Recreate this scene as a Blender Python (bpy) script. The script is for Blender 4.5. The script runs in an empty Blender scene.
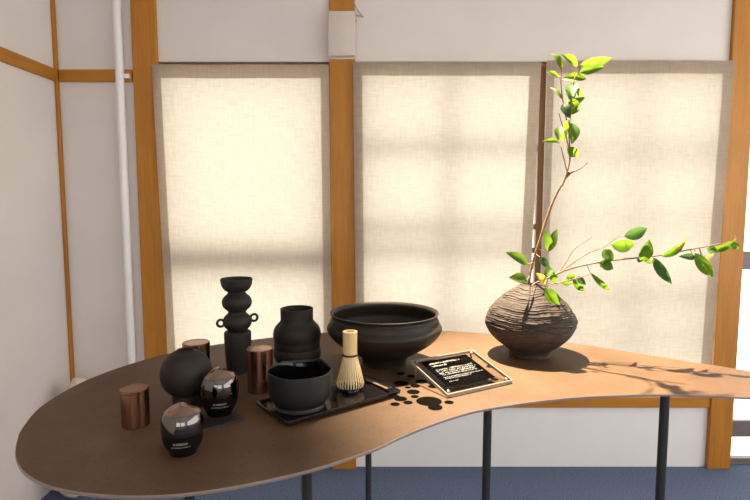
import bpy, bmesh, math, random
from mathutils import Vector, Matrix, noise
random.seed(7)
C = bpy.context.scene.collection
PI = math.pi
# ------------------------------------------------------------------ camera
F_PX, TILT, CAM_Z = 540.0, math.radians(5.3), 1.285
ct, st = math.cos(TILT), math.sin(TILT)
cam_d = bpy.data.cameras.new('camera'); cam = bpy.data.objects.new('camera', cam_d); C.objects.link(cam)
cam_d.sensor_width = 36; cam_d.lens = 36 * F_PX / 750; cam_d.clip_start = .02
cam.location = (0, 0, CAM_Z); cam.rotation_euler = (PI/2 - TILT, 0, 0)
bpy.context.scene.camera = cam
TZ = .86            # table top height
WY = 2.5            # back wall

def _ray(u, v):
    a, b = u - 375, v - 250
    return Vector((a, F_PX*ct - b*st, -F_PX*st - b*ct))
def at(u, v, Y):
    d = _ray(u, v); k = Y / d.y
    return Vector((d.x*k, Y, CAM_Z + d.z*k))
def on(u, v, z=TZ):
    d = _ray(u, v); k = (z - CAM_Z) / d.z
    return Vector((d.x*k, d.y*k, z))
def mpp(p):         # metres per pixel at a point
    return (p.y*ct - (p.z - CAM_Z)*st) / F_PX

# ------------------------------------------------------------------ materials
def new_mat(name):
    m = bpy.data.materials.new(name); m.use_nodes = True
    nt = m.node_tree; b = nt.nodes['Principled BSDF']
    return m, nt, b
def coords(nt, scale=(1, 1, 1), kind='Object'):
    tc = nt.nodes.new('ShaderNodeTexCoord'); mp = nt.nodes.new('ShaderNodeMapping')
    mp.inputs['Scale'].default_value = scale
    nt.links.new(tc.outputs[kind], mp.inputs['Vector']); return mp.outputs['Vector']
def noise_tex(nt, vec, scale, detail=4, rough=.55, dist=0):
    n = nt.nodes.new('ShaderNodeTexNoise'); n.inputs['Scale'].default_value = scale
    n.inputs['Detail'].default_value = detail; n.inputs['Roughness'].default_value = rough
    n.inputs['Distortion'].default_value = dist
    nt.links.new(vec, n.inputs['Vector']); return n.outputs['Fac']
def ramp(nt, fac, stops):
    r = nt.nodes.new('ShaderNodeValToRGB'); e = r.color_ramp.elements
    while len(e) < len(stops): e.new(.5)
    for k, (p, c) in enumerate(stops): e[k].position = p; e[k].color = (*c, 1)
    nt.links.new(fac, r.inputs['Fac']); return r.outputs['Color']
def bump(nt, b, h, strength=.2, dist=.01):
    n = nt.nodes.new('ShaderNodeBump'); n.inputs['Strength'].default_value = strength; n.inputs['Distance'].default_value = dist
    nt.links.new(h, n.inputs['Height']); nt.links.new(n.outputs['Normal'], b.inputs['Normal'])
def plain(name, col, rough=.5, metal=0, var=.12, nscale=30, bmp=0, bscale=80, spec=.5, coat=0):
    m, nt, b = new_mat(name)
    v = coords(nt); f = noise_tex(nt, v, nscale)
    lo = tuple(c*(1-var) for c in col); hi = tuple(min(1, c*(1+var)) for c in col)
    nt.links.new(ramp(nt, f, [(.3, lo), (.7, hi)]), b.inputs['Base Color'])
    b.inputs['Roughness'].default_value = rough; b.inputs['Metallic'].default_value = metal
    b.inputs['Specular IOR Level'].default_value = spec; b.inputs['Coat Weight'].default_value = coat
    if bmp: bump(nt, b, noise_tex(nt, v, bscale, 6), bmp, .004)
    return m
def wood(name, lo, hi, axis='z', rough=.5):
    m, nt, b = new_mat(name)
    s = {'z': (9, 9, .7), 'x': (.7, 9, 9), 'y': (9, .7, 9)}[axis]
    v = coords(nt, s); f = noise_tex(nt, v, 3.0, 6, .6, .6)
    f2 = noise_tex(nt, v, 14.0, 3, .6)
    mx = nt.nodes.new('ShaderNodeMath'); mx.operation = 'MULTIPLY_ADD'
    nt.links.new(f2, mx.inputs[0]); mx.inputs[1].default_value = .35; nt.links.new(f, mx.inputs[2])
    nt.links.new(ramp(nt, mx.outputs[0], [(.4, lo), (.85, hi)]), b.inputs['Base Color'])
    b.inputs['Roughness'].default_value = rough
    bump(nt, b, mx.outputs[0], .12, .004)
    return m
M = {}
M['wall'] = plain('white_plaster', (.68, .63, .605), .9, 0, .03, 4, .08, 160, .2)
M['panel'] = plain('white_panel', (.76, .74, .73), .8, 0, .02, 4, 0, 1, .2)
M['ceiling'] = plain('ceiling_paint', (.75, .73, .70), .9, 0, .02, 4)
M['wood'] = wood('honey_timber', (.31, .110, .004), (.47, .185, .010), 'z')
M['wood_x'] = wood('honey_timber_rail', (.31, .110, .004), (.47, .185, .010), 'x')
M['wood_y'] = wood('honey_timber_rail_side', (.31, .110, .004), (.47, .185, .010), 'y')
M['sash'] = wood('sash_timber', (.16, .075, .025), (.25, .13, .05), 'z')
M['sash_grey'] = plain('grey_sash', (.16, .13, .135), .5)
M['white_paint'] = plain('white_paint', (.78, .77, .76), .4, 0, .02)
M['box_white'] = plain('box_plastic', (.58, .52, .48), .6, 0, .02)
M['carpet'] = plain('blue_grey_carpet', (.105, .132, .210), .95, 0, .35, 140, .5, 300, .1)
M['matte_black'] = plain('matte_black_clay', (.0155, .0118, .0092), .6, 0, .18, 60, .12, 260, .3)
M['bowl_black'] = plain('bronze_black_clay', (.016, .011, .007), .5, 0, .2, 40, .08, 200, .3)
M['tea_black'] = plain('satin_grey_black_glaze', (.010, .0105, .011), .42, 0, .12, 60, .1, 200, .4)
M['gloss_black'] = plain('gloss_black', (.004, .004, .005), .06, 0, .1, 30, 0, 1, .32)
M['lacquer'] = plain('black_lacquer', (.008, .007, .007), .14, 0, .1, 30, .02, 300, .5)
M['slate'] = plain('dark_slate', (.018, .015, .014), .5, 0, .15, 60, .1, 200)
M['jar_lid'] = plain('dark_chrome', (.15, .135, .135), .07, 1, .05, 20)
M['jar_crown'] = plain('rose_metal', (.32, .215, .155), .13, 1, .08, 20)
M['leg'] = plain('black_steel', (.012, .012, .013), .35, 0, .1, 30, 0, 1, .5)
M['edge'] = plain('pale_plate_edge', (.26, .20, .175), .4, .5, .1, 40)  # tabletop sides, paler and more metallic than the top
M['chrome'] = plain('chrome', (.7, .66, .6), .15, 1, .05)
M['brass'] = plain('copper_pin', (.45, .25, .12), .3, 1, .05)
M['disc'] = plain('black_disc', (.0045, .004, .003), .5, 0, .15, 60, 0, 1, .06)
M['disc_green'] = plain('grey_green_disc', (.035, .04, .024), .5, 0, .15, 60)
M['card'] = plain('black_card', (.002, .0018, .0018), .8, 0, .1, spec=.1)
M['ink'] = plain('white_ink', (.40, .385, .36), .6, 0, .02)
M['jar_ink'] = plain('silver_ink', (.42, .41, .39), .5, 0, .02)
M['led'] = plain('red_lamp', (.7, .12, .10), .3, 0, .02)
M['cable'] = plain('grey_cable', (.30, .27, .26), .5, 0, .05)
M['cloth'] = plain('beige_cloth', (.62, .50, .42), .9, 0, .08, 12, .3, 60, .1)
M['bamboo'] = wood('bamboo', (.50, .33, .13), (.68, .49, .24), 'z', .45)
M['tine'] = wood('bamboo_tines', (.52, .36, .17), (.72, .55, .31), 'z', .5)
M['scoop'] = wood('dark_bamboo', (.11, .075, .045), (.22, .15, .10), 'x', .3)
M['thread'] = plain('dark_thread', (.03, .022, .015), .9, 0, .2, 200)
M['bark'] = plain('brown_bark', (.23, .135, .075), .75, 0, .35, 120, .4, 300, .2)
M['bark_right'] = M['bark']

def copper_mat():
    m, nt, b = new_mat('brushed_copper')
    v = coords(nt, (1, 1, .02)); f = noise_tex(nt, v, 420, 3, .6)
    nt.links.new(ramp(nt, f, [(.3, (.25, .125, .075)), (.7, (.40, .215, .14))]), b.inputs['Base Color'])
    b.inputs['Metallic'].default_value = 1; b.inputs['Roughness'].default_value = .26
    bump(nt, b, f, .06, .001); return m
M['copper'] = copper_mat()

def table_mat():
    m, nt, b = new_mat('oxidised_brown_plate')
    v = coords(nt)
    f = noise_tex(nt, v, 5, 8, .62, .3); g = noise_tex(nt, v, 150, 4, .6)
    base = ramp(nt, f, [(.30, (.076, .043, .022)), (.52, (.108, .061, .032)), (.75, (.136, .078, .042))])
    sp = ramp(nt, g, [(.32, (.62, .58, .55)), (.43, (1, 1, 1)), (.68, (1, 1, 1)), (.8, (1.0, .97, .9))])
    mx = nt.nodes.new('ShaderNodeMix'); mx.data_type = 'RGBA'; mx.blend_type = 'MULTIPLY'; mx.inputs[0].default_value = 1
    nt.links.new(base, mx.inputs[6]); nt.links.new(sp, mx.inputs[7])
    nt.links.new(mx.outputs[2], b.inputs['Base Color'])
    b.inputs['Roughness'].default_value = .5; b.inputs['Specular IOR Level'].default_value = .2
    bump(nt, b, g, .08, .002); return m
M['table'] = table_mat()

def vase_mat():
    m, nt, b = new_mat('rough_coiled_clay')
    v = coords(nt, (1, 1, 6)); f = noise_tex(nt, v, 30, 6, .65)
    nt.links.new(ramp(nt, f, [(.3, (.016, .012, .009)), (.7, (.074, .054, .041))]), b.inputs['Base Color'])
    b.inputs['Roughness'].default_value = .75; b.inputs['Specular IOR Level'].default_value = .25
    bump(nt, b, f, .4, .004); return m
M['vase'] = vase_mat()

def linen_mat():
    m, nt, b = new_mat('linen'); nt.nodes.remove(b)
    out = nt.nodes['Material Output']
    v1 = coords(nt, (150, 1, 14)); v2 = coords(nt, (14, 1, 150)); v3 = coords(nt, (40, 1, 26))
    a = noise_tex(nt, v1, 1, 2); c = noise_tex(nt, v2, 1, 2); d = noise_tex(nt, v3, 1, 3)
    s = nt.nodes.new('ShaderNodeMath'); s.operation = 'ADD'; nt.links.new(a, s.inputs[0]); nt.links.new(c, s.inputs[1])
    s2 = nt.nodes.new('ShaderNodeMath'); s2.operation = 'MULTIPLY_ADD'; nt.links.new(d, s2.inputs[0]); s2.inputs[1].default_value = .6; nt.links.new(s.outputs[0], s2.inputs[2])
    s3 = nt.nodes.new('ShaderNodeMath'); s3.operation = 'MULTIPLY'; s3.inputs[1].default_value = 1/2.6; nt.links.new(s2.outputs[0], s3.inputs[0])
    col = ramp(nt, s3.outputs[0], [(.40, (.555, .49, .385)), (.60, (.655, .585, .47))])
    col2 = ramp(nt, s3.outputs[0], [(.40, (.43, .355, .315)), (.60, (.48, .40, .355))])
    df = nt.nodes.new('ShaderNodeBsdfDiffuse'); tr = nt.nodes.new('ShaderNodeBsdfTranslucent')
    mx = nt.nodes.new('ShaderNodeMixShader'); mx.inputs[0].default_value = .58
    nt.links.new(col2, df.inputs['Color']); nt.links.new(col, tr.inputs['Color'])
    nt.links.new(df.outputs[0], mx.inputs[1]); nt.links.new(tr.outputs[0], mx.inputs[2]); nt.links.new(mx.outputs[0], out.inputs[0])
    return m
M['linen'] = linen_mat()
for k_ in ('disc', 'disc_green', 'card'): M[k_].node_tree.nodes['Principled BSDF'].inputs['IOR'].default_value = 1.03

def glass_mat(name, tint=(.97, .98, .98), rough=.0, ior=1.45):
    m, nt, b = new_mat(name); nt.nodes.remove(b); out = nt.nodes['Material Output']
    t = nt.nodes.new('ShaderNodeBsdfTransparent'); t.inputs[0].default_value = (*tint, 1)
    g = nt.nodes.new('ShaderNodeBsdfGlossy'); g.inputs['Roughness'].default_value = rough
    fr = nt.nodes.new('ShaderNodeFresnel'); fr.inputs[0].default_value = ior
    ge = nt.nodes.new('ShaderNodeNewGeometry'); sb = nt.nodes.new('ShaderNodeMath'); sb.operation = 'SUBTRACT'; sb.inputs[0].default_value = 1
    mu = nt.nodes.new('ShaderNodeMath'); mu.operation = 'MULTIPLY'
    nt.links.new(ge.outputs['Backfacing'], sb.inputs[1]); nt.links.new(sb.outputs[0], mu.inputs[0]); nt.links.new(fr.outputs[0], mu.inputs[1])
    mx = nt.nodes.new('ShaderNodeMixShader')
    nt.links.new(mu.outputs[0], mx.inputs[0]); nt.links.new(t.outputs[0], mx.inputs[1]); nt.links.new(g.outputs[0], mx.inputs[2])
    nt.links.new(mx.outputs[0], out.inputs[0]); return m
M['glass'] = glass_mat('window_glass')
M['acrylic'] = glass_mat('clear_acrylic', (.95, .95, .94), rough=.05, ior=1.1)
def acr_edge():
    m, nt, b = new_mat('polished_acrylic_edge')
    b.inputs['Base Color'].default_value = (.42, .36, .31, 1); b.inputs['Roughness'].default_value = .25
    b.inputs['Transmission Weight'].default_value = .35; return m
M['acrylic_edge'] = acr_edge()

def leaf_mat(name, lo, hi, trans):
    m, nt, b = new_mat(name); out = nt.nodes['Material Output']
    v = coords(nt); f = noise_tex(nt, v, 45, 3)
    col = ramp(nt, f, [(.3, lo), (.7, hi)])
    nt.links.new(col, b.inputs['Base Color']); b.inputs['Roughness'].default_value = .58; b.inputs['Specular IOR Level'].default_value = .15
    t = nt.nodes.new('ShaderNodeBsdfTranslucent'); t.inputs[0].default_value = (*trans, 1)
    mx = nt.nodes.new('ShaderNodeMixShader'); mx.inputs[0].default_value = .45
    nt.links.new(b.outputs[0], mx.inputs[1]); nt.links.new(t.outputs[0], mx.inputs[2]); nt.links.new(mx.outputs[0], out.inputs[0])
    return m
M['leaf'] = leaf_mat('green_leaf', (.036, .085, .011), (.062, .125, .017), (.14, .25, .016))
M['leaf_dark'] = leaf_mat('deep_green_leaf', (.026, .055, .022), (.045, .082, .035), (.06, .135, .025))
M['leaf_young'] = leaf_mat('young_yellow_green_leaf', (.058, .105, .008), (.09, .145, .012), (.15, .235, .010))
M['leaf_yellow'] = leaf_mat('pale_yellow_leaf', (.36, .29, .06), (.48, .40, .11), (.50, .40, .07))

# ------------------------------------------------------------------ object helpers
def link(name, me, mat, parent=None, smooth=None):
    for mm in (mat if isinstance(mat, (list, tuple)) else [mat]): me.materials.append(mm)
    if smooth is not None:
        me.shade_smooth()
        me.set_sharp_from_angle(angle=math.radians(smooth))
    o = bpy.data.objects.new(name, me); C.objects.link(o)
    if parent is not None:
        o.parent = parent
    return o
def obj(name, bm, mat, parent=None, smooth=None, origin=None):
    """Link a bmesh as one object. `origin` (world) becomes its origin; parents' locations are respected."""
    org = Vector(origin) if origin is not None else Vector((0, 0, 0))
    if parent is not None and origin is None: org = world_loc(parent)
    bmesh.ops.translate(bm, verts=bm.verts, vec=-org)
    bmesh.ops.recalc_face_normals(bm, faces=bm.faces)
    me = bpy.data.meshes.new(name); bm.to_mesh(me); bm.free()
    o = link(name, me, mat, parent, smooth)
    o.location = org - (world_loc(parent) if parent is not None else Vector((0, 0, 0)))
    return o
def world_loc(o):
    p = Vector(o.location)
    while o.parent is not None:
        o = o.parent; p += Vector(o.location)
    return p
def tag(o, label, cat, group=None):
    o['label'] = label; o['category'] = cat
    if group: o['group'] = group
    return o
def thing(name, label, cat, loc, group=None):
    o = bpy.data.objects.new(name, None); C.objects.link(o); o.location = loc; o.empty_display_size = .05
    return tag(o, label, cat, group)
def struct(name, bm, mat, origin=(0, 0, 0)):
    o = obj(name, bm, mat, None, None, origin); o['kind'] = 'structure'; return o
def bx(bm, x0, x1, y0, y1, z0, z1, bev=0):
    r = bmesh.ops.create_cube(bm, size=1)
    vs = r['verts']
    for v in vs:
        v.co = Vector(((x0+x1)/2 + v.co.x*(x1-x0), (y0+y1)/2 + v.co.y*(y1-y0), (z0+z1)/2 + v.co.z*(z1-z0)))
    if bev:
        es = list({e for v in vs for e in v.link_edges})
        bmesh.ops.bevel(bm, geom=es, offset=bev, segments=2, affect='EDGES', profile=.5)
    return bm
def box(*a, bev=0): return bx(bmesh.new(), *a, bev=bev)
def cr(pts, n=8, closed=False):
    """Catmull-Rom through points of any dimension; a repeated point makes a corner."""
    out = []; N = len(pts)
    rng = range(N if closed else N-1)
    for i in rng:
        p = [pts[(i+k) % N] if closed else pts[min(max(i+k, 0), N-1)] for k in (-1, 0, 1, 2)]
        if p[1] == p[2]: out.append(p[1]); continue
        for j in range(n):
            t = j/n
            out.append(tuple(.5*(2*b + (c-a)*t + (2*a-5*b+4*c-d)*t*t + (3*b-a-3*c+d)*t**3) for a, b, c, d in zip(*p)))
    if not closed: out.append(pts[-1])
    return out
def lathe(bm, prof, cx, cy, seg=64, fn=None):
    rings = []
    for k, (r, z) in enumerate(prof):
        if r < 1e-5: rings.append([bm.verts.new((cx, cy, z))]); continue
        ring = []
        for i in range(seg):
            a = 2*PI*i/seg; rr, zz = (fn(a, r, z, k) if fn else (r, z))
            ring.append(bm.verts.new((cx + rr*math.cos(a), cy + rr*math.sin(a), zz)))
        rings.append(ring)
    for A, B in zip(rings, rings[1:]):
        if len(A) == 1 and len(B) == 1: continue
        for i in range(seg):
            j = (i+1) % seg
            if len(A) == 1: bm.faces.new((A[0], B[j], B[i]))
            elif len(B) == 1: bm.faces.new((A[i], A[j], B[0]))
            else: bm.faces.new((A[i], A[j], B[j], B[i]))
    return bm
def tube(bm, pts, radii, seg=8, cap=True):
    pts = [Vector(p) for p in pts]; rings = []
    up = Vector((.3, -.9, .2)).normalized()
    for i, p in enumerate(pts):
        d = (pts[min(i+1, len(pts)-1)] - pts[max(i-1, 0)]).normalized()
        s = d.cross(up)
        if s.length < 1e-4: s = d.cross(Vector((1, 0, 0)))
        s.normalize(); t = d.cross(s).normalized()
        r = radii[i] if isinstance(radii, (list, tuple)) else radii
        rings.append([bm.verts.new(p + r*(math.cos(2*PI*k/seg)*s + math.sin(2*PI*k/seg)*t)) for k in range(seg)])
    for A, B in zip(rings, rings[1:]):
        for k in range(seg): bm.faces.new((A[k], A[(k+1) % seg], B[(k+1) % seg], B[k]))
    if cap: bm.faces.new(rings[0]); bm.faces.new(rings[-1])
    return bm

# ------------------------------------------------------------------ the room
CEIL = 2.55; XL, XR, YR = -1.44, 2.72, -2.6
struct('floor', box(XL-.1, XR+.1, YR-.1, WY+.1, -.1, 0), M['carpet'])
struct('ceiling', box(XL-.1, XR+.1, YR-.1, WY+.1, CEIL, CEIL+.1), M['ceiling'])
struct('wall_left', box(XL-.1, XL, YR, WY+.1, 0, CEIL), M['wall'])
bm = bmesh.new()
bx(bm, XL, -1.09, WY, WY+.1, 0, CEIL)
bx(bm, -.983, -.201, WY, WY+.1, 1.905, CEIL); bx(bm, -.092, 1.605, WY, WY+.1, 1.905, CEIL); bx(bm, 1.718, XR, WY, WY+.1, 1.905, CEIL)
struct('wall_back', bm, M['wall'])
bm = bmesh.new()
bx(bm, -.983, -.201, WY+.005, WY+.06, 0, .30); bx(bm, -.092, 1.605, WY+.005, WY+.06, 0, .30)
struct('wall_back_panel', bm, M['panel'])
# right and rear walls open to daylight; right opening enlarged to brighten left wall
bm = bmesh.new()
bx(bm, XR, XR+.1, YR, WY+.1, 0, .55); bx(bm, XR, XR+.1, YR, WY+.1, 2.3, CEIL)
bx(bm, XR, XR+.1, YR, -2.3, .55, 2.3); bx(bm, XR, XR+.1, 2.3, WY+.1, .55, 2.3)
struct('wall_right', bm, M['wall'])
bm = bmesh.new()
bx(bm, XL-.1, XR+.1, YR-.1, YR, 0, .6); bx(bm, XL-.1, XR+.1, YR-.1, YR, 2.2, CEIL)
bx(bm, XL-.1, -1.1, YR-.1, YR, .6, 2.2); bx(bm, .15, .35, YR-.1, YR, .6, 2.2); bx(bm, 1.9, XR+.1, YR-.1, YR, .6, 2.2)
struct('wall_rear', bm, M['wall'])
# posts and rails
tn = [0]
def trim(bm, mat):
    tn[0] += 1; return struct('trim_%d' % tn[0], bm, mat)
trim(box(-1.085, -.975, WY-.02, WY+.1, 0, CEIL, bev=.003), M['wood'])
trim(box(-.203, -.090, WY-.02, WY+.1, 0, CEIL, bev=.003), M['wood'])
trim(box(1.594, 1.702, WY-.02, WY+.1, 0, CEIL, bev=.003), M['wood'])
trim(box(-.981, -.203, WY-.012, WY+.1, .30, .352, bev=.002), M['wood_x'])
trim(box(-.090, 1.603, WY-.012, WY+.1, .30, .352, bev=.002), M['wood_x'])
trim(box(-.981, -.203, WY-.005, WY+.1, 1.880, 1.893, bev=.002), M['wood_x'])
trim(box(-.090, 1.603, WY-.005, WY+.1, 1.880, 1.893, bev=.002), M['wood_x'])
trim(box(XL+.02, -1.092, WY-.014, WY+.02, 1.814, 1.868, bev=.002), M['wood_x'])     # rail on the back wall
trim(box(XL, XL+.014, .2, WY-.02, 1.814, 1.868, bev=.002), M['wood_y'])            # rail on the left wall
trim(box(XL, XL+.015, WY-.018, WY, 0, CEIL, bev=.003), M['wood'])                   # corner batten

# windows: timber sashes behind the linen
def sash(par, x0, x1, z0, z1, y, stile=.045, bars_h=(), bars_v=(), mat='sash'):
    fr = bmesh.new()
    bx(fr, x0, x0+stile, y, y+.03, z0, z1); bx(fr, x1-stile, x1, y, y+.03, z0, z1)
    bx(fr, x0+stile, x1-stile, y, y+.03, z0, z0+stile); bx(fr, x0+stile, x1-stile, y, y+.03, z1-.02, z1)
    for z, h in bars_h: bx(fr, x0+stile, x1-stile, y+.004, y+.028, z-h/2, z+h/2)
    for x, h in bars_v: bx(fr, x-h/2, x+h/2, y+.004, y+.028, z0+stile, z1-.02)
    obj('window_frame', fr, M[mat], par)
    obj('window_pane', box(x0+.01, x1-.01, y+.014, y+.018, z0+.01, z1-.01), M['glass'], par)
def window(n, loc):
    o = bpy.data.objects.new('window_%d' % n, None); C.objects.link(o); o.location = loc; o['kind'] = 'structure'; return o
w = window(1, (-.6, WY, .352)); sash(w, -.985, -.200, .352, 1.880, WY+.02, .022, bars_h=[(1.012, .095)])
w = window(2, (.3, WY, .352)); sash(w, -.092, .776, .352, 1.880, WY+.004, .03, bars_h=[(1.52, .026), (1.16, .024), (1.05, .026), (.70, .022)], bars_v=[(.335, .018)])
w = window(3, (1.2, WY, .352)); sash(w, .790, 1.603, .352, 1.880, WY+.036, .022, bars_h=[(1.50, .034), (1.18, .022), (.84, .036), (.64, .026)], bars_v=[(1.2, .022)])
w = window(4, (2.1, WY, 0)); sash(w, 1.70, XR, 0, 1.905, WY+.03, stile=.03, mat='sash_grey', bars_h=[(1.0, .085), (.176, .08)])

# linen panels hung in front of the windows
def curtain(label, x0, x1, z0, z1, sl, sr, seed, hl=.037, hr=.037):
    g = 'linen panels hung over the windows'
    root = thing('curtain', label, 'curtain', ((x0+x1)/2, WY-.035, z0), g)
    def sheet(a0, a1, b0, b1, off, nx, nz):
        b = bmesh.new(); grid = []
        for i in range(nx+1):
            col = []
            for j in range(nz+1):
                s = a0 + (a1-a0)*i/nx; t = b0 + (b1-b0)*j/nz
                k = (z1 - (z0 + t*(z1-z0)))/(z1-z0)
                x = x0 + s*(x1-x0); x += k*(sl*(1-s) - sr*s)
                d = .006*noise.noise(Vector((s*5+seed, t*1.2, seed))) * (.3+k) + .0025*math.sin(s*23+seed)*k
                col.append(b.verts.new((x, WY-.035+d+off, z0+t*(z1-z0) + .003*noise.noise(Vector((s*4, seed, 0)))*(1-k))))
            grid.append(col)
        for i in range(nx):
            for j in range(nz): b.faces.new((grid[i][j], grid[i+1][j], grid[i+1][j+1], grid[i][j+1]))
        return b
    W, Hh = x1-x0, z1-z0
    obj('panel', sheet(0, 1, 0, 1, 0, 60, 40), M['linen'], root, 60)
    obj('side_hem', sheet(0, hl/W, 0, 1, -.003, 3, 40), M['linen'], root, 60)
    obj('side_hem', sheet(1-hr/W, 1, 0, 1, -.003, 3, 40), M['linen'], root, 60)
    obj('header', sheet(hl/W, 1-hr/W, 1-.058/Hh, 1, -.003, 50, 3), M['linen'], root, 60)
curtain('narrow linen curtain panel over the left window, between the two left timber posts', -.992, -.205, .40, 1.882, .03, -.004, 1.3)
curtain('linen curtain panel right of the central timber post, behind the wide black bowl', -.098, .738, .40, 1.893, .012, .03, 5.1, .04, .05)
curtain('linen curtain panel behind the leafy branches, beside the right timber post', .762, 1.598, .40, 1.902, .0, .03, 9.7, .035, .048)

# white box and cable high on the central post
b_ = thing('junction_box', 'off-white box mounted high on the central timber post', 'box', (-.145, WY-.02, 1.921))
obj('case', box(-.206, -.088, WY-.055, WY-.02, 1.918, 2.108, bev=.006), M['box_white'], b_, 30)
obj('base_plate', box(-.209, -.085, WY-.024, WY-.02, 1.910, 1.926), M['box_white'], b_)
bm = bmesh.new(); bmesh.ops.create_icosphere(bm, subdivisions=2, radius=.004, matrix=Matrix.Translation((-.083, WY-.045, 2.068)))
o = obj('indicator', bm, M['led'], b_, 60); o['label'] = 'tiny red indicator light'
bm = tube(bmesh.new(), [(-.085, WY-.03, 2.098), (-.06, WY-.012, 2.10), (-.052, WY-.004, 2.096), (-.08, WY-.03, 2.125), (-.1, WY-.03, 2.165), (-.11, WY-.03, 2.25)], .0022, 6)
obj('cable', bm, M['cable'], b_, 60)
# pipe
p_ = thing('conduit_pipe', 'white pipe running floor to ceiling beside the left timber post', 'pipe', (-1.137, WY-.03, 0))
obj('tube', tube(bmesh.new(), [(-1.137, WY-.034, .0), (-1.137, WY-.034, 1.2), (-1.137, WY-.034, CEIL)], .018, 20), M['white_paint'], p_, 50)
obj('clamp', box(-1.125, -1.098, WY-.03, WY-.013, 1.826, 1.846, bev=.002), M['white_paint'], p_)
# cloth bundle in the corner
def bundle():
    b = bmesh.new(); bmesh.ops.create_uvsphere(b, u_segments=48, v_segments=32, radius=1)
    for v in b.verts:
        p = v.co.copy(); n = noise.fractal(p*1.7, .8, 2.1, 4)
        f = 1 + .12*n + .09*math.sin(7*math.atan2(p.y, p.x) + 3*p.z)*(1-abs(p.z))
        z = max(p.z*.26*(1+.05*n) + .245, 0)
        sq = 1.0 - .35*max(p.z, 0)
        v.co = Vector((-1.315 + p.x*.105*f*sq, 2.33 + p.y*.14*f*sq - .05*max(-p.z, 0), z))
    return b
tag(obj('cloth_bundle', bundle(), M['cloth'], None, 80, (-1.305, 2.325, 0)), 'pale beige cloth bundle on the carpet in the left corner', 'cloth')

# ------------------------------------------------------------------ the table
outline_px = [(15,452),(17,440),(22,428),(40,407),(72,387),(100,374.5),(130,364),(166,354),(210,345.5),(250,340),(300,334.5),(350,331),(400,330),(441,330.5),(487,333.5),(530,338),(572,343),(619,350),(679,360),(716,365.5),(750,371)]
front_px = [(750,397),(703,395),(661,394),(633,394.5),(587,396.3),(540,400.6),(484,409),(456,416),(428,425.5),(400,437),(373,449.5),(320,467),(267,480),(213,490),(160,495.5),(107,495),(69,490.5),(43,483.5),(25,473),(17,462)]
tip = [(1.0, 1.258), (1.035, 1.205), (.99, 1.160), (.90, 1.139)]
out = [tuple(on(*q).xy) for q in outline_px] + tip + [tuple(on(*q).xy) for q in front_px]
out = cr(out, 5, True)
table = thing('display_table', 'long kidney-shaped table with a thin brown metal top on slim black legs', 'table', (.1, 1.2, 0))
bm = bmesh.new(); TH, BV = .006, .0012
Nn = len(out)
cen = []
for i, p in enumerate(out):
    a, b = Vector(out[i-1]), Vector(out[(i+1) % Nn]); d = (b-a).normalized(); cen.append(Vector((-d.y, d.x)))
area = sum(out[i-1][0]*out[i][1]-out[i][0]*out[i-1][1] for i in range(Nn))
sg = 1 if area > 0 else -1
def ring(off, z): return [bm.verts.new((p[0]+sg*n.x*off, p[1]+sg*n.y*off, z)) for p, n in zip(out, cen)]
r0 = ring(BV, TZ); r1 = ring(0, TZ-BV); r2 = ring(0, TZ-TH+BV); r3 = ring(BV, TZ-TH)
top = bm.faces.new(r0); bot = bm.faces.new(r3)
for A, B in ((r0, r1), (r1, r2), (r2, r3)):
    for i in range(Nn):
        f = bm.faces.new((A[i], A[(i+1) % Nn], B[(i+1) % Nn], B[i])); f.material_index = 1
bmesh.ops.triangulate(bm, faces=[top, bot])
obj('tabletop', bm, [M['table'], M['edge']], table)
for (x, y, r) in [(-.318, .88, .0095), (-.130, .985, .0105), (-.020, 1.58, .0095), (.278, 1.29, .0105), (.664, 1.20, .0105)]:
    b = bmesh.new(); lathe(b, [(0, 0), (r*1.25, 0), (r*1.25, .008), (r, .012), (r, TZ-TH-.006), (r*2.4, TZ-TH-.005), (r*2.4, TZ-TH), (0, TZ-TH)], x, y, 20)
    obj('leg', b, M['leg'], table, 35)

# ------------------------------------------------------------------ pottery on the table
def prof_px(u, Y, pts):
    """(half width px, axis row px) -> (radius, z)"""
    res = []
    for r, v in pts:
        p = at(u, v, Y); res.append((r*mpp(p), p.z))
    return res
def base_of(u, v): p = on(u, v); return p
# globe vase
p = base_of(187.4, 408)
G = prof_px(187.4, p.y, [(25, 373.0)])[0]; R = G[0]; zc = p.z + .065 + R*.80
zc = G[1]
neck = .0285
def globe_prof():
    a0 = math.asin(neck/R); pts = [(0, p.z), (neck*.98, p.z), (neck, p.z+.003)]
    zb = zc - R*math.cos(a0); pts += [(neck, zb)]
    a1 = PI - math.asin(.0185/R)
    for k in range(1, 33):
        a = a0 + (a1-a0)*k/32; pts.append((R*math.sin(a), zc - R*math.cos(a)))
    zt = pts[-1][1]
    pts += [(.0175, zt+.0018), (.0155, zt+.0008), (.0145, zt-.006)]
    for k in range(1, 20):
        a = a1 - (a1-.4)*k/20; pts.append((max((R-.006)*math.sin(a), .0145), zc - (R-.006)*math.cos(a)))
    pts.append((0, pts[-1][1])); return pts
tag(obj('globe_vase', lathe(bmesh.new(), globe_prof(), p.x, p.y, 72), M['matte_black'], None, 50, p), 'matte black round globe vase on a narrow stem, behind the two cosmetic jars', 'vase')

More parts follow.
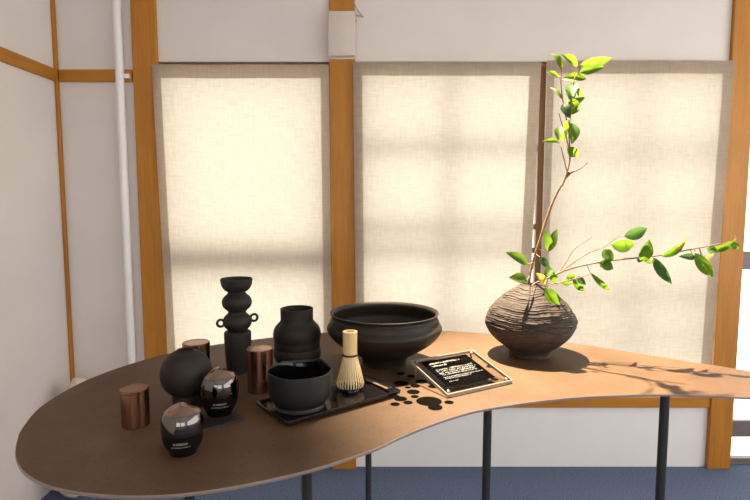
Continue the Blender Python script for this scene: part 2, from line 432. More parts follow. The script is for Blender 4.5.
# totem vase
p = base_of(238.6, 371.5)
raw = [(11, 371.5), (11.2, 370), (12.6, 355), (13.2, 338), (13.2, 332.5), (12, 331), (10.5, 330.2), (10.5, 330.2)]
for vc, hv, rr in ((321.3, 9.6, 14.2), (302, 9.6, 14.7)):
    for k in range(0, 11):
        dv = hv*(1-2*k/10); raw.append((max(rr*math.sqrt(max(1-(dv/(hv*1.10))**2, 0)), 8.6), vc+dv))
    raw.append(raw[-1])
raw += [(8.6, 291.8), (8.6, 291.8), (12.0, 289.5), (14.6, 285.5), (15.8, 279.8), (15.6, 278.8), (15, 278.8), (13.6, 285), (10, 289), (0, 290)]
pr = prof_px(238.6, p.y, raw); pr[0] = (pr[0][0], TZ); pr = [(0, TZ)] + pr
tv = thing('totem_vase', 'tall slender black vase of stacked bulbs with two small ring handles', 'vase', p)
obj('body', lathe(bmesh.new(), cr(pr, 4), p.x, p.y, 56), M['matte_black'], tv, 55)
for du, dv, dY in ((220.8, 323.2, -.012), (254, 317.5, .016)):
    q = at(du, dv, p.y+dY); b = bmesh.new(); pts = []
    d = Vector((q.x-p.x, q.y-p.y, 0)).normalized(); n = 28; ra, rb = .0085, .0032
    rings = []
    for i in range(n):
        a = 2*PI*i/n; cdir = d*math.cos(a) + Vector((0, 0, 1))*math.sin(a)
        side = Vector((-d.y, d.x, 0))
        rings.append([b.verts.new(q + cdir*ra + rb*(math.cos(2*PI*k/10)*cdir + math.sin(2*PI*k/10)*side*1.2)) for k in range(10)])
    for i in range(n):
        A, B = rings[i], rings[(i+1) % n]
        for k in range(10): b.faces.new((A[k], A[(k+1) % 10], B[(k+1) % 10], B[k]))
    obj('handle', b, M['matte_black'], tv, 60)

# double gourd vase
p = base_of(297.5, 362.5)
raw = [(17, 362.5), (19, 361.5), (22.6, 357), (23.6, 351.5), (22.2, 346.3), (19.2, 343.8), (19.2, 343.8), (22.4, 340.3), (23.7, 334), (22.3, 327.5), (18.6, 322.8), (16.6, 320.5), (16.2, 318), (16.3, 309.2), (16.3, 308.4), (15.3, 308.2), (15.0, 309), (15, 320), (21, 331), (21, 350), (0, 358)]
pr = prof_px(297.5, p.y, raw); pr[0] = (pr[0][0], TZ); pr = [(0, TZ)] + pr
tag(obj('gourd_vase', lathe(bmesh.new(), cr(pr, 5), p.x, p.y, 64), M['matte_black'], None, 55, p), 'squat black double-bulged vase with a straight wide neck, behind the tea bowl', 'vase')

# wide bowl
p = base_of(384.3, 363)
raw = [(21, 363), (21.5, 361.5), (24, 355), (34, 349), (46, 341.5), (54, 334), (57.3, 328), (57.3, 328), (57.0, 325.5), (54.8, 322), (54.5, 320.8), (53.6, 318.2), (52.6, 316.5), (52.3, 315.3), (53.3, 313.6), (54.2, 312.4), (53.8, 311.6), (52.4, 312.2), (50.6, 315), (52, 321), (53, 328), (46, 338), (32, 346), (0, 350)]
pr = prof_px(384.3, p.y, raw); pr[0] = (pr[0][0], TZ); pr = [(0, TZ)] + pr
def bowlfn(a, r, z, k):   # the shoulder ridge rises to the right, as thrown
    return r, z
tag(obj('wide_bowl', lathe(bmesh.new(), cr(pr, 5), p.x, p.y, 96), M['bowl_black'], None, 40, p), 'wide shallow black bowl with a flared rim, in front of the central timber post', 'bowl')

# coiled vase
p = base_of(529.5, 354.5); VP = p.copy()
raw = [(18.6, 354.5), (19.0, 352.5), (20.8, 349), (25.5, 345), (33, 339.5), (40, 332), (43.4, 324.5), (43.6, 318.5), (41.2, 311.5), (36, 304), (29.5, 297.5), (22.5, 292.3), (15.5, 287.6), (11.6, 285), (10.6, 284), (10.2, 283.6), (9.4, 283.8), (9.2, 286), (16, 291), (32, 300), (38, 312), (30, 328), (15, 344), (0, 346)]
pr = prof_px(529.5, p.y, raw); pr[0] = (pr[0][0], TZ); pr = [(0, TZ)] + pr
dense = cr(pr, 12); zmax = max(z for _, z in dense); Hv = zmax - TZ
kmax = max(range(len(dense)), key=lambda k: dense[k][1])
def coil(a, r, z, k):
    if k > kmax: return r, z
    t = (z-TZ)/Hv
    ca, sa = math.cos(a), math.sin(a)
    wob = .006*noise.noise(Vector((ca*1.3, sa*1.3, 2.1))) + .003*noise.noise(Vector((ca*3, sa*3, 7.7)))
    zz = z + wob
    amp = .0021 * min(max((t-.33)/.12, 0), 1) * min(max((1.0-t)/.05, 0), 1)
    ph = (zz + .003*math.sin(a+1.2))/.0050 + .25*noise.noise(Vector((0, 3, zz*90))); fr = ph - math.floor(ph)
    rid = .5 - .5*math.cos(2*PI*fr**.8)
    lay = 1.5*noise.noise(Vector((ca*1.4, sa*1.4, math.floor(ph)*3.7)))
    ledge = .0045*math.exp(-((zz-(TZ+Hv*.47+.006*math.sin(a*1+2.0)))/.004)**2)*(.5+.5*math.sin(a+.6))
    lump = .004*noise.noise(Vector((ca*1.5, sa*1.5, t*2.2)))*min(t*3, 1)
    rough = .0009*noise.noise(Vector((ca*r*400, sa*r*400, z*500)))*(amp/.003)
    return r + amp*(rid-.4)*(1.0+.9*noise.noise(Vector((ca*2, sa*2, ph*.5)))) + amp*.9*lay + ledge + lump + rough, z
cv = obj('coiled_vase', lathe(bmesh.new(), dense, p.x, p.y, 220, coil), M['vase'], None, 70, p)
tag(cv, 'dark brown coiled clay vase with a rough ridged shoulder, holding leafy branches', 'vase')

# copper canisters
def canister(u, vt, vb, w, label, lid=.0):
    p = on(u, vb); s = mpp(p); r = w/2*s; zt = at(u, vt, p.y).z
    root = thing('canister', label, 'canister', p, 'copper canisters on the table')
    zl = zt - .011 if lid else zt - .006
    obj('body', lathe(bmesh.new(), [(0, TZ), (r-.001, TZ), (r, TZ+.001), (r, zl-.0006), (r-.0008, zl), (0, zl)], p.x, p.y, 56), M['copper'], root, 35)
    obj('lid', lathe(bmesh.new(), [(0, zl), (r-.0008, zl), (r+.0002, zl+.0006), (r+.0002, zt-.0012), (r-.0012, zt), (r*.93, zt), (r*.9, zt-.0008), (0, zt-.0008)], p.x, p.y, 56), M['copper'], root, 35)
canister(136, 387.7, 424.5, 26.6, 'shorter copper canister standing alone at the left end of the table')
canister(197.2, 342.0, 379.5, 26.2, 'copper canister half hidden behind the round globe vase', 1)
canister(260.5, 347.8, 390.0, 25.8, 'taller dark copper canister between the tall totem vase and the tea bowl', 1)

# small dark plate and the cosmetic jars
c0 = Vector((-.303, 1.014)); ex = Vector((.064, .087)).normalized(); ey = Vector((-ex.y, ex.x))
def rect_plate(bm, c, ex, ey, a, b, z0, z1):
    vs = [bm.verts.new((*(c + ex*sx*a + ey*sy*b), z)) for z in (z0, z1) for sx, sy in ((-1, -1), (1, -1), (1, 1), (-1, 1))]
    for f in ((0, 3, 2, 1), (4, 5, 6, 7), (0, 1, 5, 4), (1, 2, 6, 5), (2, 3, 7, 6), (3, 0, 4, 7)): bm.faces.new([vs[i] for i in f])
    return bm
pb = on(206, 428.5, TZ+.004); pr_ = on(244.5, 418.5, TZ+.004); ptp = on(234.5, 410.3, TZ+.004)
ex = (pr_ - pb).xy.normalized(); ey = Vector((-ex.y, ex.x)); la = .046
cpl = pr_.xy - ex*la + ey*.030
bm = rect_plate(bmesh.new(), cpl, ex, ey, la, .030, TZ, TZ+.004)
bmesh.ops.bevel(bm, geom=list(bm.edges), offset=.0008, segments=2, affect='EDGES')
tag(obj('square_coaster', bm, M['slate'], None, 30, (cpl.x, cpl.y, TZ)), 'thin dark slate coaster under the rear cosmetic jar', 'coaster')

def text_mesh(body, size, bold_extrude=.0):
    cu = bpy.data.curves.new('lettering', 'FONT'); cu.body = body; cu.size = size; cu.align_x = 'CENTER'; cu.align_y = 'CENTER'; cu.resolution_u = 3
    to = bpy.data.objects.new('lettering', cu); C.objects.link(to)
    bpy.context.view_layer.update()
    me = bpy.data.meshes.new_from_object(to.evaluated_get(bpy.context.evaluated_depsgraph_get()))
    bpy.data.objects.remove(to); bpy.data.curves.remove(cu)
    return me
def jar(u, v, w, zbase, label, face):
    p = on(u, v, zbase); R = w/2*mpp(p); z0 = zbase
    root = thing('cosmetic_jar', label, 'jar', p, 'glossy cosmetic jars')
    sH = R*1.06        # seam height
    body = [(0, z0), (R*.60, z0), (R*.63, z0+R*.03), (R*.64, z0+R*.10), (R*.72, z0+R*.22), (R*.88, z0+R*.52), (R*.96, z0+R*.82), (R*.985, z0+sH-R*.02), (R*.96, z0+sH), (0, z0+sH)]
    obj('body', lathe(bmesh.new(), cr(body[1:8], 6) and [(0, z0)] + cr(body[1:8], 6) + body[8:], p.x, p.y, 64), M['gloss_black'], root, 40)
    prof = cr([(R*.985, z0+sH+R*.02), (R*1.0, z0+sH+R*.20), (R*.99, z0+sH+R*.50), (R*.955, z0+sH+R*.72), (R*.87, z0+sH+R*.92), (R*.80, z0+sH+R*1.0)], 5)
    obj('lid', lathe(bmesh.new(), [(0, z0+sH), (R*.96, z0+sH)] + prof + [(0, z0+sH+R*.99)], p.x, p.y, 72), M['jar_lid'], root, 40)
    # crown: a softly twisted peak
    b = bmesh.new(); zc_ = z0+sH+R*.99; rings = []
    for k in range(15):
        t = k/14; row = []
        for i in range(72):
            a = 2*PI*i/72
            tw = math.cos(2*(a - face - .9) + 2.4*t)
            rr = R*.815*(1-t)
            h = R*(.62*t - .24*t*t + .055*tw*math.sin(PI*t)**1.2)
            row.append(b.verts.new((p.x+rr*math.cos(a), p.y+rr*math.sin(a), zc_+h)) if k < 14 else None)
        if k == 14: rings.append([b.verts.new((p.x, p.y, zc_+R*.385))])
        else: rings.append(row)
    for A, B in zip(rings, rings[1:]):
        for i in range(72):
            j = (i+1) % 72
            if len(B) == 1: b.faces.new((A[i], A[j], B[0]))
            else: b.faces.new((A[i], A[j], B[j], B[i]))
    obj('lid_crown', b, M['jar_crown'], root, 70)
    bd = [o for o in root.children if o.name.startswith('body')][0]
    for txt, size, hz in (('SHISEIDO', R*.16, .80), ('FUTURE SOLUTION LX', R*.088, .62)):
        me = text_mesh(txt, size)
        for vtx in me.vertices:
            x, y = vtx.co.x, vtx.co.y
            zz = z0 + R*hz + y
            rl = R*(.885 + (zz-z0-R*.52)/(R*.30)*.085) + .0004
            a = face + x/rl
            vtx.co = Vector((rl*math.cos(a), rl*math.sin(a), zz - z0))
        lo = link('lettering', me, M['jar_ink'], bd); lo.location = (0, 0, 0)
        lo['label'] = 'small white brand lettering'
jar(183.5, 452.0, 41.5, TZ, 'nearer glossy black cosmetic jar with a peaked metallic lid, on the bare table top', -PI/2+.22)
jar(219.8, 413.0, 38.2, TZ+.004, 'rear glossy black cosmetic jar with a peaked metallic lid, standing on a slate coaster', -PI/2+.30)

# lacquer tray
A, B, Cc, D = [on(*q, TZ+.013).xy for q in ((255, 400.5), (287, 423), (400, 390), (365, 374))]
tc = (A+B+Cc+D)/4; tex = ((Cc-B)+(D-A)).normalized(); tey = Vector((-tex.y, tex.x))
ha, hb = ((Cc-B).length+(D-A).length)/4, ((A-B).length+(D-Cc).length)/4
tray = thing('lacquer_tray', 'black lacquer tray under the tea bowl and bamboo whisk', 'tray', (tc.x, tc.y, TZ))
def tp(s, t, z): q = tc + tex*s*ha + tey*t*hb; return Vector((q.x, q.y, TZ+z))
def tray_ring(b, inset, z, rad):
    vs = []
    for sx, sy in ((1, 1), (-1, 1), (-1, -1), (1, -1)):
        for k in range(5):
            a = math.atan2(sy, sx) - PI/4 + PI/2*k/4
            cxx, cyy = sx*(ha-inset-rad), sy*(hb-inset-rad)
            q = tc + tex*(cxx+rad*math.cos(a)) + tey*(cyy+rad*math.sin(a))
            vs.append(b.verts.new((q.x, q.y, TZ+z)))
    return vs
b = bmesh.new()
rs = [tray_ring(b, .006, .003, .004), tray_ring(b, .001, .006, .004), tray_ring(b, 0, .012, .004), tray_ring(b, .001, .0132, .004), tray_ring(b, .004, .0132, .003), tray_ring(b, .0055, .012, .003), tray_ring(b, .009, .0075, .003)]
for P, Q in zip(rs, rs[1:]):
    n = len(P)
    for i in range(n): b.faces.new((P[i], P[(i+1) % n], Q[(i+1) % n], Q[i]))
b.faces.new(rs[0]); b.faces.new(rs[-1])
obj('body', b, M['lacquer'], tray, 30)
b = rect_plate(bmesh.new(), tc, tex, tey, ha-.02, hb-.02, TZ, TZ+.003); obj('foot', b, M['lacquer'], tray)
TF = TZ+.0075

# tea bowl
p = on(300, 405.5, TF); s = mpp(p)
raw = [(23.5, 405.5), (24.2, 403.5), (23.6, 401.8), (26.3, 400), (29.2, 396), (31.0, 390), (31.8, 383), (32.1, 376), (32.2, 370.5), (32.1, 369.4), (31.2, 369.2), (30.6, 371)]
pr = prof_px(300, p.y, raw); pr[0] = (pr[0][0], TF); pr = [(0, TF)] + pr
dn = cr(pr, 5); zr = max(z for _, z in dn)
def rimwave(a, z):
    k = max((z-(zr-.03))/.03, 0)
    return k*(.0009*math.sin(2*a+.4) + .0006*math.sin(5*a+1.0) + .0075*math.exp(-((a-.95)/.22)**2)*(1+.5*math.sin(a*40)) + .002*math.exp(-((a-2.2)/.2)**2))
def teafn(a, r, z, k): return r*(1+.006*math.sin(3*a+1)), z + rimwave(a, z)
tb = thing('tea_bowl', 'dark grey-black ceramic tea bowl on the left of the lacquer tray', 'bowl', p)
obj('body', lathe(bmesh.new(), dn, p.x, p.y, 80, teafn), M['tea_black'], tb, 45)
inn = [(30.6, 371), (30.2, 376), (30, 384), (28.5, 391), (22, 397), (10, 400), (0, 400.5)]
pi_ = cr(prof_px(300, p.y, inn), 5)
def lump(a, r, z, k):
    d = .0022*noise.noise(Vector((math.cos(a)*3, math.sin(a)*3, z*90)))
    g = math.exp(-((a-.75)/.32)**2)*max((z-(zr-.03))/.03, 0)
    return r*(1+.006*math.sin(3*a+1)) + d*.8 - g*.008*(1+noise.noise(Vector((a*6, 0, z*200)))), z + rimwave(a, z)
o = obj('inner_glaze', lathe(bmesh.new(), pi_, p.x, p.y, 80, lump), M['gloss_black'], tb, 50); o['label'] = 'glossy black inner glaze'

# whisk on its stand
p = on(350.3, 390, TF)
tag(obj('whisk_stand', lathe(bmesh.new(), cr([(0, TF), (.021, TF), (.023, TF+.003), (.0215, TF+.006), (.018, TF+.0085), (.0185, TF+.0105), (.017, TF+.012), (.013, TF+.013), (0, TF+.014)], 3), p.x, p.y, 40), M['gloss_black'], None, 50, p), 'low glossy black stand under the bamboo whisk', 'stand')
wz = TF+.0105; sw = mpp(p)
wk = thing('tea_whisk', 'pale bamboo tea whisk standing upright on the lacquer tray', 'whisk', (p.x, p.y, wz))
zh0 = at(350.3, 354.5, p.y).z; zh1 = at(350.8, 331.3, p.y).z
rh = 7.2*sw
obj('handle', lathe(bmesh.new(), cr([(rh*.99, zh0-.004), (rh*.97, zh0+.012), (rh*1.0, zh1-.006), (rh*1.02, zh1-.001), (rh*.98, zh1), (rh*.72, zh1), (rh*.66, zh1-.001), (rh*.62, zh1-.012)], 4) + [(0, zh1-.014)], p.x, p.y, 40), M['bamboo'], wk, 40)
b = bmesh.new()
for kz in range(3):
    n = 36; z = zh0-.0015+kz*.0014
    tube(b, [(p.x+(rh*1.04)*math.cos(2*PI*i/n), p.y+(rh*1.04)*math.sin(2*PI*i/n), z) for i in range(n+1)], .0009, 6, False)
obj('thread', b, M['thread'], wk, 60)
b = bmesh.new(); NT = 30; rb = 14.6*sw
for i in range(NT):
    a = 2*PI*i/NT; da = PI/NT*.62
    secs = []
    for k in range(11):
        t = k/10; z = zh0-.002 - (zh0-.002-wz)*t
        r = rh*.96 + (rb-rh*.96)*(.86*t + .14*math.sin(t*PI/2))
        if t > .9: r -= (t-.9)/.1*.003
        th = .0011
        w_ = da*(1.3 if t < .2 else 1.3-.75*(t-.2)/.8)
        secs.append([b.verts.new((p.x+q*math.cos(g), p.y+q*math.sin(g), z)) for q, g in ((r, a-w_), (r, a+w_), (r-th, a+w_), (r-th, a-w_))])
    for S, T in zip(secs, secs[1:]):
        for k in range(4): b.faces.new((S[k], S[(k+1) % 4], T[(k+1) % 4], T[k]))
    b.faces.new(secs[0]); b.faces.new(secs[-1])
obj('outer_tines', b, M['tine'], wk, 30)
b = bmesh.new(); NT = 9
for i in range(NT):
    a = 2*PI*(i+.5)/NT; pts = []
    for k in range(9):
        t = k/8; z = zh0-.004-(zh0-.004-wz-.004)*t; r = rh*.8 + (rh*.62-rh*.8)*t
        pts.append((p.x+r*math.cos(a), p.y+r*math.sin(a), z))
    tube(b, pts, .0007, 5)
obj('inner_tines', b, M['tine'], wk, 60)

# tea scoop lying along the tray's right-hand edge
s0 = on(365.5, 378.5, TF+.004); s1 = on(391, 391, TF+.004)
b = bmesh.new(); dirv = (s1-s0); sd = Vector((-dirv.y, dirv.x, 0)).normalized(); secs = []
n = 18
for k in range(n+1):
    t = k/n; q = s0 + dirv*t
    q = Vector((q.x, q.y, TF+.0022 + .007*max(0, (t-.86)/.14)**1.6 + .003*t))
    wv = .0034 + .0016*max(0, (t-.78)/.22) - .0030*max(0, (t-.93)/.07)**2
    secs.append([b.verts.new(q + sd*wv + Vector((0, 0, .0012))), b.verts.new(q - sd*wv + Vector((0, 0, .0012))), b.verts.new(q - sd*wv*.8 - Vector((0, 0, .0010))), b.verts.new(q + sd*wv*.8 - Vector((0, 0, .0010)))])
for S, T in zip(secs, secs[1:]):
    for k in range(4): b.faces.new((S[k], S[(k+1) % 4], T[(k+1) % 4], T[k]))
b.faces.new(secs[0]); b.faces.new(secs[-1])
tag(obj('tea_scoop', b, M['scoop'], None, 40, (s0.x, s0.y, TF)), 'slim brown tea scoop lying along the right edge of the lacquer tray', 'scoop')

# scattered discs
discs = [
 (400.4, 373.7, 8.7, 'small black disc in the shadow right in front of the wide bowl'),
 (411.6, 376.4, 9, 'small black disc under the raised left corner of the clear sign stand'),
 (401.3, 383.3, 14.7, 'medium black disc just right of the tip of the tea scoop'),
 (408.2, 379.6, 8, 'small grey-green disc overlapping a medium black disc near the sign stand'),
 (421.3, 381.7, 12, 'black disc partly under the left edge of the clear sign stand'),
 (415.2, 386.0, 10, 'black disc beside the left edge of the sign stand, behind the oval cluster'),
 (407.8, 387.6, 6, 'very small black disc between two medium discs right of the tray corner'),
 (413.3, 392, 13, 'medium black disc standing alone in the middle of the scatter'),
 (414.7, 396.7, 8, 'small black disc just behind the largest disc'),
 (400.6, 398.9, 13, 'medium black disc touching the right corner of the lacquer tray'),
 (395, 404.3, 9.5, 'small black disc nearest the front edge of the tray, leftmost of the scatter'),
 (408, 402.6, 9.5, 'small black disc left of the largest disc'),
 (429, 401.3, 25.5, 'largest black disc in front of the clear sign stand'),
 (435.2, 407.6, 14.5, 'medium black disc overlapping the front of the largest disc'),
 (449, 402.4, 9.5, 'small black disc near the front corner of the clear sign stand'),
 (433, 386.6, 10, 'black disc seen through the left part of the clear sign stand'),
 (490.5, 366.5, 8.5, 'black disc behind the right edge of the clear sign stand'),
 (494.5, 379.5, 8, 'black disc seen through the right corner of the clear sign stand'),
]
placed = []
for u, v, w, lab in discs:
    p = on(u, v); r = w/2*mpp(p); lev = 0
    for q, qr, ql in placed:
        if (q.xy-p.xy).length < r+qr+.0005: lev = max(lev, ql+1)
    placed.append((p, r, lev)); z0 = TZ + lev*.0010
    b = lathe(bmesh.new(), [(0, z0), (r*.97, z0), (r, z0+.0003), (r*.98, z0+.0006), (r*.7, z0+.0008), (r*.2, z0+.0009), (r*.14, z0+.0014), (0, z0+.0017)], p.x, p.y, 40)
    green = 'green' in lab
    tag(obj('small_disc', b, M['disc_green'] if green else M['disc'], None, 60, (p.x, p.y, z0)), lab, 'disc', 'small discs scattered beside the tray')

# clear sign stand
SW = .186; FL = on(447, 397.3, TZ+.0015); FR_ = on(515, 382, TZ+.0015)
ux = (FR_-FL).normalized(); ang = math.radians(14)
nh = Vector((-ux.y, ux.x, 0)); uy = nh*math.cos(ang) + Vector((0, 0, math.sin(ang))); un = ux.cross(uy).normalized(); SL = .150
sg_ = thing('sign_stand', 'clear acrylic sign stand holding a black printed card, tilted on the table', 'sign', (FL.x, FL.y, TZ))
SW = (FR_-FL).length*.955
def sp(a, b, c=0): return FL + ux*a*SW + uy*b*SL + un*c
def slab(bm, a0, a1, b0, b1, c0, c1):
    vs = [bm.verts.new(sp(a, b, c)) for c in (c0, c1) for a, b in ((a0, b0), (a1, b0), (a1, b1), (a0, b1))]
    for f in ((0, 3, 2, 1), (4, 5, 6, 7), (0, 1, 5, 4), (1, 2, 6, 5), (2, 3, 7, 6), (3, 0, 4, 7)): bm.faces.new([vs[i] for i in f])
    return bm
b = slab(bmesh.new(), .01, .99, .01, .99, 0, .0028); obj('back_plate', b, M['acrylic'], sg_)
b = slab(bmesh.new(), .01, .99, .01, .99, .0036, .0070); obj('front_plate', b, M['acrylic'], sg_)
for nm, a0, a1, b0, b1 in (('edge', 0, 1, 0, .013), ('edge', 0, 1, .987, 1), ('edge', 0, .011, .013, .987), ('edge', .989, 1, .013, .987)):
    o = obj('edge_strip', slab(bmesh.new(), a0, a1, b0, b1, 0, .0070), M['acrylic_edge'], sg_)
# card between the plates
card = obj('card', slab(bmesh.new(), 0.125, .855, .185, .94, .0029, .0035), M['card'], sg_)
card['label'] = 'black card printed with small white lines of text'
rnd = random.Random(3)
b = bmesh.new()
def glyph_line(b, x, y, x1, h):
    """a row of tiny printed characters, drawn as strokes"""
    while x < x1:
        gw = h*rnd.uniform(.55, .95)*SL/SW
        if rnd.random() < .14: x += gw*.7; continue
        for st_ in range(rnd.choice((2, 3, 3, 4))):
            if rnd.random() < .5:
                px = x + gw*rnd.choice((.02, .4, .72)); slab(b, px, px+gw*.2, y-h*.45, y+h*rnd.uniform(.1, .45), .0036, .00362)
            else:
                py = y + h*rnd.choice((-.42, -.1, .28)); slab(b, x, x+gw*.85, py, py+h*.16, .0036, .00362)
        x += gw*1.12
for y, x0, x1, h in ((.835, .20, .67, .044), (.765, .20, .44, .044), (.65, .20, .76, .034), (.60, .20, .78, .034), (.55, .20, .77, .034), (.50, .20, .76, .030), (.43, .20, .80, .024), (.39, .20, .60, .024), (.31, .20, .36, .018)):
    glyph_line(b, x0, y, x1, h)
obj('lettering', b, M['ink'], card)
for a, bb in ((.055, .07), (.945, .07), (.055, .93), (.945, .93)):
    c = sp(a, bb, .007); b = bmesh.new()
    tube(b, [c - un*.008, c + un*.0014, c + un*.0022], [.0038, .0038, .0026], 16)
    o = obj('screw', b, M['chrome'], sg_, 40); o['label'] = 'small metal corner screw'
for a in (.055, .945):
    c = sp(a, .93, 0)
    obj('support_pin', tube(bmesh.new(), [Vector((c.x, c.y, TZ)), c], .0028, 12), M['brass'], sg_, 40)

# ------------------------------------------------------------------ leafy branches
def leaf(parent, b0, b1, wpx, mat, Y0, Y1, tilt=0., fold=.25, curl=.12):
    P0, P1 = at(*b0, Y0), at(*b1, Y1); d = P1-P0; L = d.length; d.normalize()
    w = wpx*mpp(P0)*1.08; P1 = P1 + d*.1*L; L *= 1.1
    n = Vector((0, -1, 0)); n = (n - d*n.dot(d)).normalized()
    n = Matrix.Rotation(tilt, 3, d) @ n
    s = d.cross(n).normalized()
    w = w/max(abs(math.cos(tilt)), .35)
    bm = bmesh.new(); NU, NV = 12, 6; grid = []
    for i in range(NU+1):
        t = i/NU
        ww = w*.5*(math.sin(PI*min(t, 1)**.82)**.85 if 0 < t < 1 else 0) + .0002
        c = P0 + d*L*t + n*(curl*L*(math.sin(PI*t)))
        row = []
        for j in range(NV+1):
            q = j/NV*2-1
            row.append(bm.verts.new(c + s*q*ww + n*(fold*abs(q)**1.3*ww + .04*ww*math.sin(9*t+q*2)) - n*.0))
        grid.append(row)
    for i in range(NU):
        for j in range(NV): bm.faces.new((grid[i][j], grid[i+1][j], grid[i+1][j+1], grid[i][j+1]))
    me_o = obj('leaf', bm, M[mat], parent, 180)
    return P0
def stem(bm, px, Ys, r0, r1, n=5):
    pts = [tuple(at(u, v, Y)) for (u, v), Y in zip(px, Ys)]
    pts = cr(pts, n); N = len(pts); r0 *= 1.35; r1 *= 1.35
    tube(bm, pts, [r0 + (r1-r0)*i/(N-1) + .0003*noise.noise(Vector((i*.7, r0*900, 0))) for i in range(N)], 8)
    return [Vector(q) for q in pts]
def lin(a, b, n): return [a+(b-a)*i/(n-1) for i in range(n)]
def petiole(bm, P, allpts):
    q = min(allpts, key=lambda z: (z-P).length)
    if (q-P).length > .0015: tube(bm, [P, (P+q)/2 + Vector((0, 0, -.0008)), q], [.0007, .0009, .0010], 6)

YV = VP.y
# tall upright branch
br = thing('leafy_branch', 'tall upright leafy branch rising from the coiled clay vase', 'branch', at(528, 286, YV))
bm = bmesh.new(); S = []
S += stem(bm, [(528.5, 300), (528.5, 284), (533, 262), (540, 240), (548, 215), (556, 195), (565, 179), (569.5, 172)], lin(YV+.005, 1.415, 8), .0030, .0021)
S += stem(bm, [(565, 179), (571, 173), (580, 168.5), (587.5, 162.5)], lin(1.415, 1.40, 4), .0019, .0012)
S += stem(bm, [(562, 186), (567, 172), (570, 158), (569.5, 145), (568.5, 130), (565, 112), (562.5, 98), (561, 84), (561.3, 67)], lin(1.417, 1.40, 9), .0019, .0010)
S += stem(bm, [(567.5, 174), (564, 159), (561, 147)], lin(1.416, 1.41, 3), .0013, .0008)
S += stem(bm, [(569, 150), (566, 136), (562, 124), (558.8, 113)], lin(1.41, 1.39, 4), .0012, .0008)
S += stem(bm, [(568.5, 130), (571, 112), (572, 95), (574, 80), (578.5, 72), (581, 64)], lin(1.405, 1.395, 6), .0013, .0009)
T = [((561, 69), (551.5, 54.5), 8, 'leaf_young', .5), ((577, 67), (562.5, 55.5), 8.5, 'leaf', .3), ((581, 64.5), (609, 58.5), 8.5, 'leaf', .4),
     ((579.5, 73), (602, 67.5), 9.5, 'leaf', -.2), ((586, 79), (564, 79), 8.5, 'leaf_young', .3), ((558.6, 77.5), (547, 72), 4.5, 'leaf_young', .4),
     ((573, 83), (572, 102), 9, 'leaf', .6), ((576, 88), (579.5, 101), 6, 'leaf', -.5), ((562.5, 100), (551, 88.5), 3.5, 'leaf_young', .3),
     ((567, 104), (583.5, 97.5), 7, 'leaf_young', .4), ((563, 104), (569, 117), 9, 'leaf_dark', .2), ((569, 115), (579, 104), 9, 'leaf', -.3),
     ((566, 108), (572, 98), 7, 'leaf', .4), ((560, 127), (558, 139.5), 8, 'leaf_young', .4), ((572, 123), (571.5, 142.5), 11, 'leaf', -.2),
     ((566, 124), (563, 140), 6, 'leaf', .6), ((567, 148), (577.5, 155), 8.5, 'leaf', .3), ((560, 144), (543.5, 142), 5, 'leaf_young', .5),
     ((568, 120), (562, 130), 6, 'leaf', -.4)]
for i, (a, b_, w, mt, tl) in enumerate(T):
    P = leaf(br, a, b_, w, mt, 1.405 + .012*math.sin(i*2.3), 1.40 + .03*math.sin(i*1.7+1), tl, .38, .10)
    petiole(bm, P, S)
# low leaves near the vase mouth on the upright branch
for i, (a, b_, w, mt, tl, y0, y1) in enumerate([((527.5, 264), (507.5, 253.5), 8.5, 'leaf', .4, 1.42, 1.40), ((527, 280), (510.5, 278), 9, 'leaf', .5, 1.41, 1.385),
        ((549, 251.5), (543, 231.5), 8.5, 'leaf', .3, 1.41, 1.40), ((549, 251.5), (556.5, 231), 7.5, 'leaf', -.5, 1.41, 1.41), ((540, 257), (549, 267.5), 6.5, 'leaf_dark', .2, 1.42, 1.41)]):
    P = leaf(br, a, b_, w, mt, y0, y1, tl, .2, .10); petiole(bm, P, S)
obj('stem', bm, M['bark'], br, 60)

# long branch reaching to the right
br2 = thing('leafy_branch', 'long leafy branch leaning out of the coiled vase towards the right', 'branch', at(531, 286, YV))
bm = bmesh.new(); S = []
main = [(530.5, 296), (532.5, 285.5), (545, 279.5), (562, 271.6), (578, 266.5), (600.6, 262), (620, 259.5), (638, 257.8), (662, 255), (690, 249.5), (712, 245.5), (733, 241.5)]
def ym(u): return YV - .13*max(0, min(1, (u-535)/200))
S += stem(bm, main, [YV] + [ym(u) for u, v in main[1:]], .0024, .0009)
S += stem(bm, [(561, 272), (570, 265), (582, 256.7), (593, 251), (604, 247), (613, 240), (620.4, 235.4)], lin(ym(561), ym(610)+.02, 7), .0015, .0009)
S += stem(bm, [(558, 273.5), (566, 262), (572.6, 251), (581, 244), (592, 237)], lin(ym(558), ym(580)+.03, 5), .0014, .0010)
S += stem(bm, [(545, 280), (552, 284), (566, 281), (582, 277), (591, 273.5)], [ym(545), ym(552)-.01, 1.395, 1.385, 1.38], .0012, .0008)
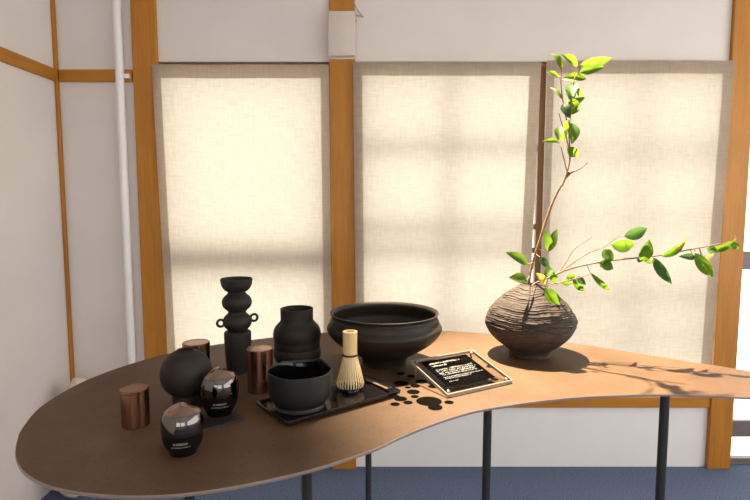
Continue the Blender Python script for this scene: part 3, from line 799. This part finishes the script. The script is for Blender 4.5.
NL = [((624, 236), (645, 229), 11.5, 'leaf_dark', .2), ((611, 244.5), (632.5, 244), 12.5, 'leaf', .3), ((603, 250), (612.5, 260), 9.5, 'leaf', .2),
      ((599, 263), (612, 268), 10, 'leaf', -.2), ((600, 267), (609, 252), 6, 'leaf_dark', .4), ((641.5, 261), (648.5, 241.5), 12, 'leaf', .0), ((640, 258), (638.5, 262), 5, 'leaf_dark', .0),
      ((643, 259), (653, 262), 4, 'leaf', .5), ((653, 257.5), (670, 281.5), 8, 'leaf_dark', .3), ((662, 256.5), (683, 243.5), 8, 'leaf', .3),
      ((676, 249), (684.5, 236.5), 7, 'leaf_yellow', .5), ((694.5, 257.5), (680, 256.5), 6, 'leaf_dark', .4), ((695, 253), (711, 275), 10, 'leaf', .3), ((702, 259), (709.5, 271), 4, 'leaf_yellow', .4),
      ((707, 250), (733.5, 241), 8, 'leaf', .4), ((716, 251), (733, 246), 7.5, 'leaf_yellow', .1), ((733, 243), (734.6, 235), 3, 'leaf_yellow', .3), ((708, 248), (716.5, 251.5), 6.5, 'leaf', .2),
      ((731, 243), (738, 248.5), 5.5, 'leaf', .2), ((703, 257), (713, 254), 4, 'leaf_yellow', .3),
      ((545, 284), (536.5, 274), 7.5, 'leaf_yellow', .3), ((545.5, 288), (558.5, 303), 11, 'leaf', .3), ((551, 270), (555, 282), 6.5, 'leaf', .3), ((552, 268), (545, 277), 6, 'leaf', .5),
      ((566, 277), (574.5, 276.5), 6.5, 'leaf', .3), ((573, 278.5), (582.5, 290), 6.5, 'leaf', .2), ((577, 277), (585, 284), 6, 'leaf_dark', .3), ((561, 281), (572, 283), 5, 'leaf', .4), ((590.5, 273), (608, 288.5), 5, 'leaf', .4)]
for i, (a, b_, w, mt, tl) in enumerate(NL):
    y = ym(a[0]) - .004 - (.015 if a[1] > 275 else 0)
    curl = .22 if b_ in ((670, 281.5), (608, 288.5)) else .09
    if b_ == (558.5, 303): y = 1.365
    P = leaf(br2, a, b_, w, mt, y, y + .018*math.sin(i*2.1), tl + .15*math.sin(i*3.3), .35, curl)
    petiole(bm, P, S)
obj('stem', bm, M['bark'], br2, 60)

# ------------------------------------------------------------------ light
sc = bpy.context.scene
wd = bpy.data.worlds.new('daylight'); sc.world = wd; wd.use_nodes = True
bg = wd.node_tree.nodes['Background']; bg.inputs[0].default_value = (1.0, .965, .90, 1); bg.inputs[1].default_value = 3.55
def area(name, loc, rot, sx, sy, power, col=(1, 1, 1), portal=False):
    l = bpy.data.lights.new(name, 'AREA'); l.shape = 'RECTANGLE'; l.size = sx; l.size_y = sy; l.energy = power; l.color = col
    if portal: l.cycles.is_portal = True
    o = bpy.data.objects.new(name, l); C.objects.link(o); o.location = loc; o.rotation_euler = rot; return o
area('ceiling_fill', (.3, -.3, CEIL-.02), (0, 0, 0), 1.6, .5, 2, (1, .93, .86))  # weak unseen area light, added to fine-tune the room fill
spd = bpy.data.lights.new('spot_lamp', 'SPOT'); spd.energy = 1000; spd.color = (1, .83, .62); spd.spot_size = math.radians(52); spd.spot_blend = .9; spd.shadow_soft_size = .012
spo = bpy.data.objects.new('spot_lamp', spd); C.objects.link(spo); spo.location = (.22, 1.74, 2.34)
aim = Vector((.52, 1.26, TZ)) - Vector(spo.location); spo.rotation_euler = aim.to_track_quat('-Z', 'Y').to_euler()

vs = sc.view_settings; vs.view_transform = 'Standard'; vs.look = 'None'; vs.gamma = 1; vs.use_curve_mapping = False; vs.exposure = 0
sc.cycles.use_denoising = True
sc.cycles.max_bounces = 10; sc.cycles.diffuse_bounces = 5; sc.cycles.transparent_max_bounces = 12
sc.cycles.sample_clamp_indirect = 6; sc.cycles.caustics_reflective = False; sc.cycles.caustics_refractive = False
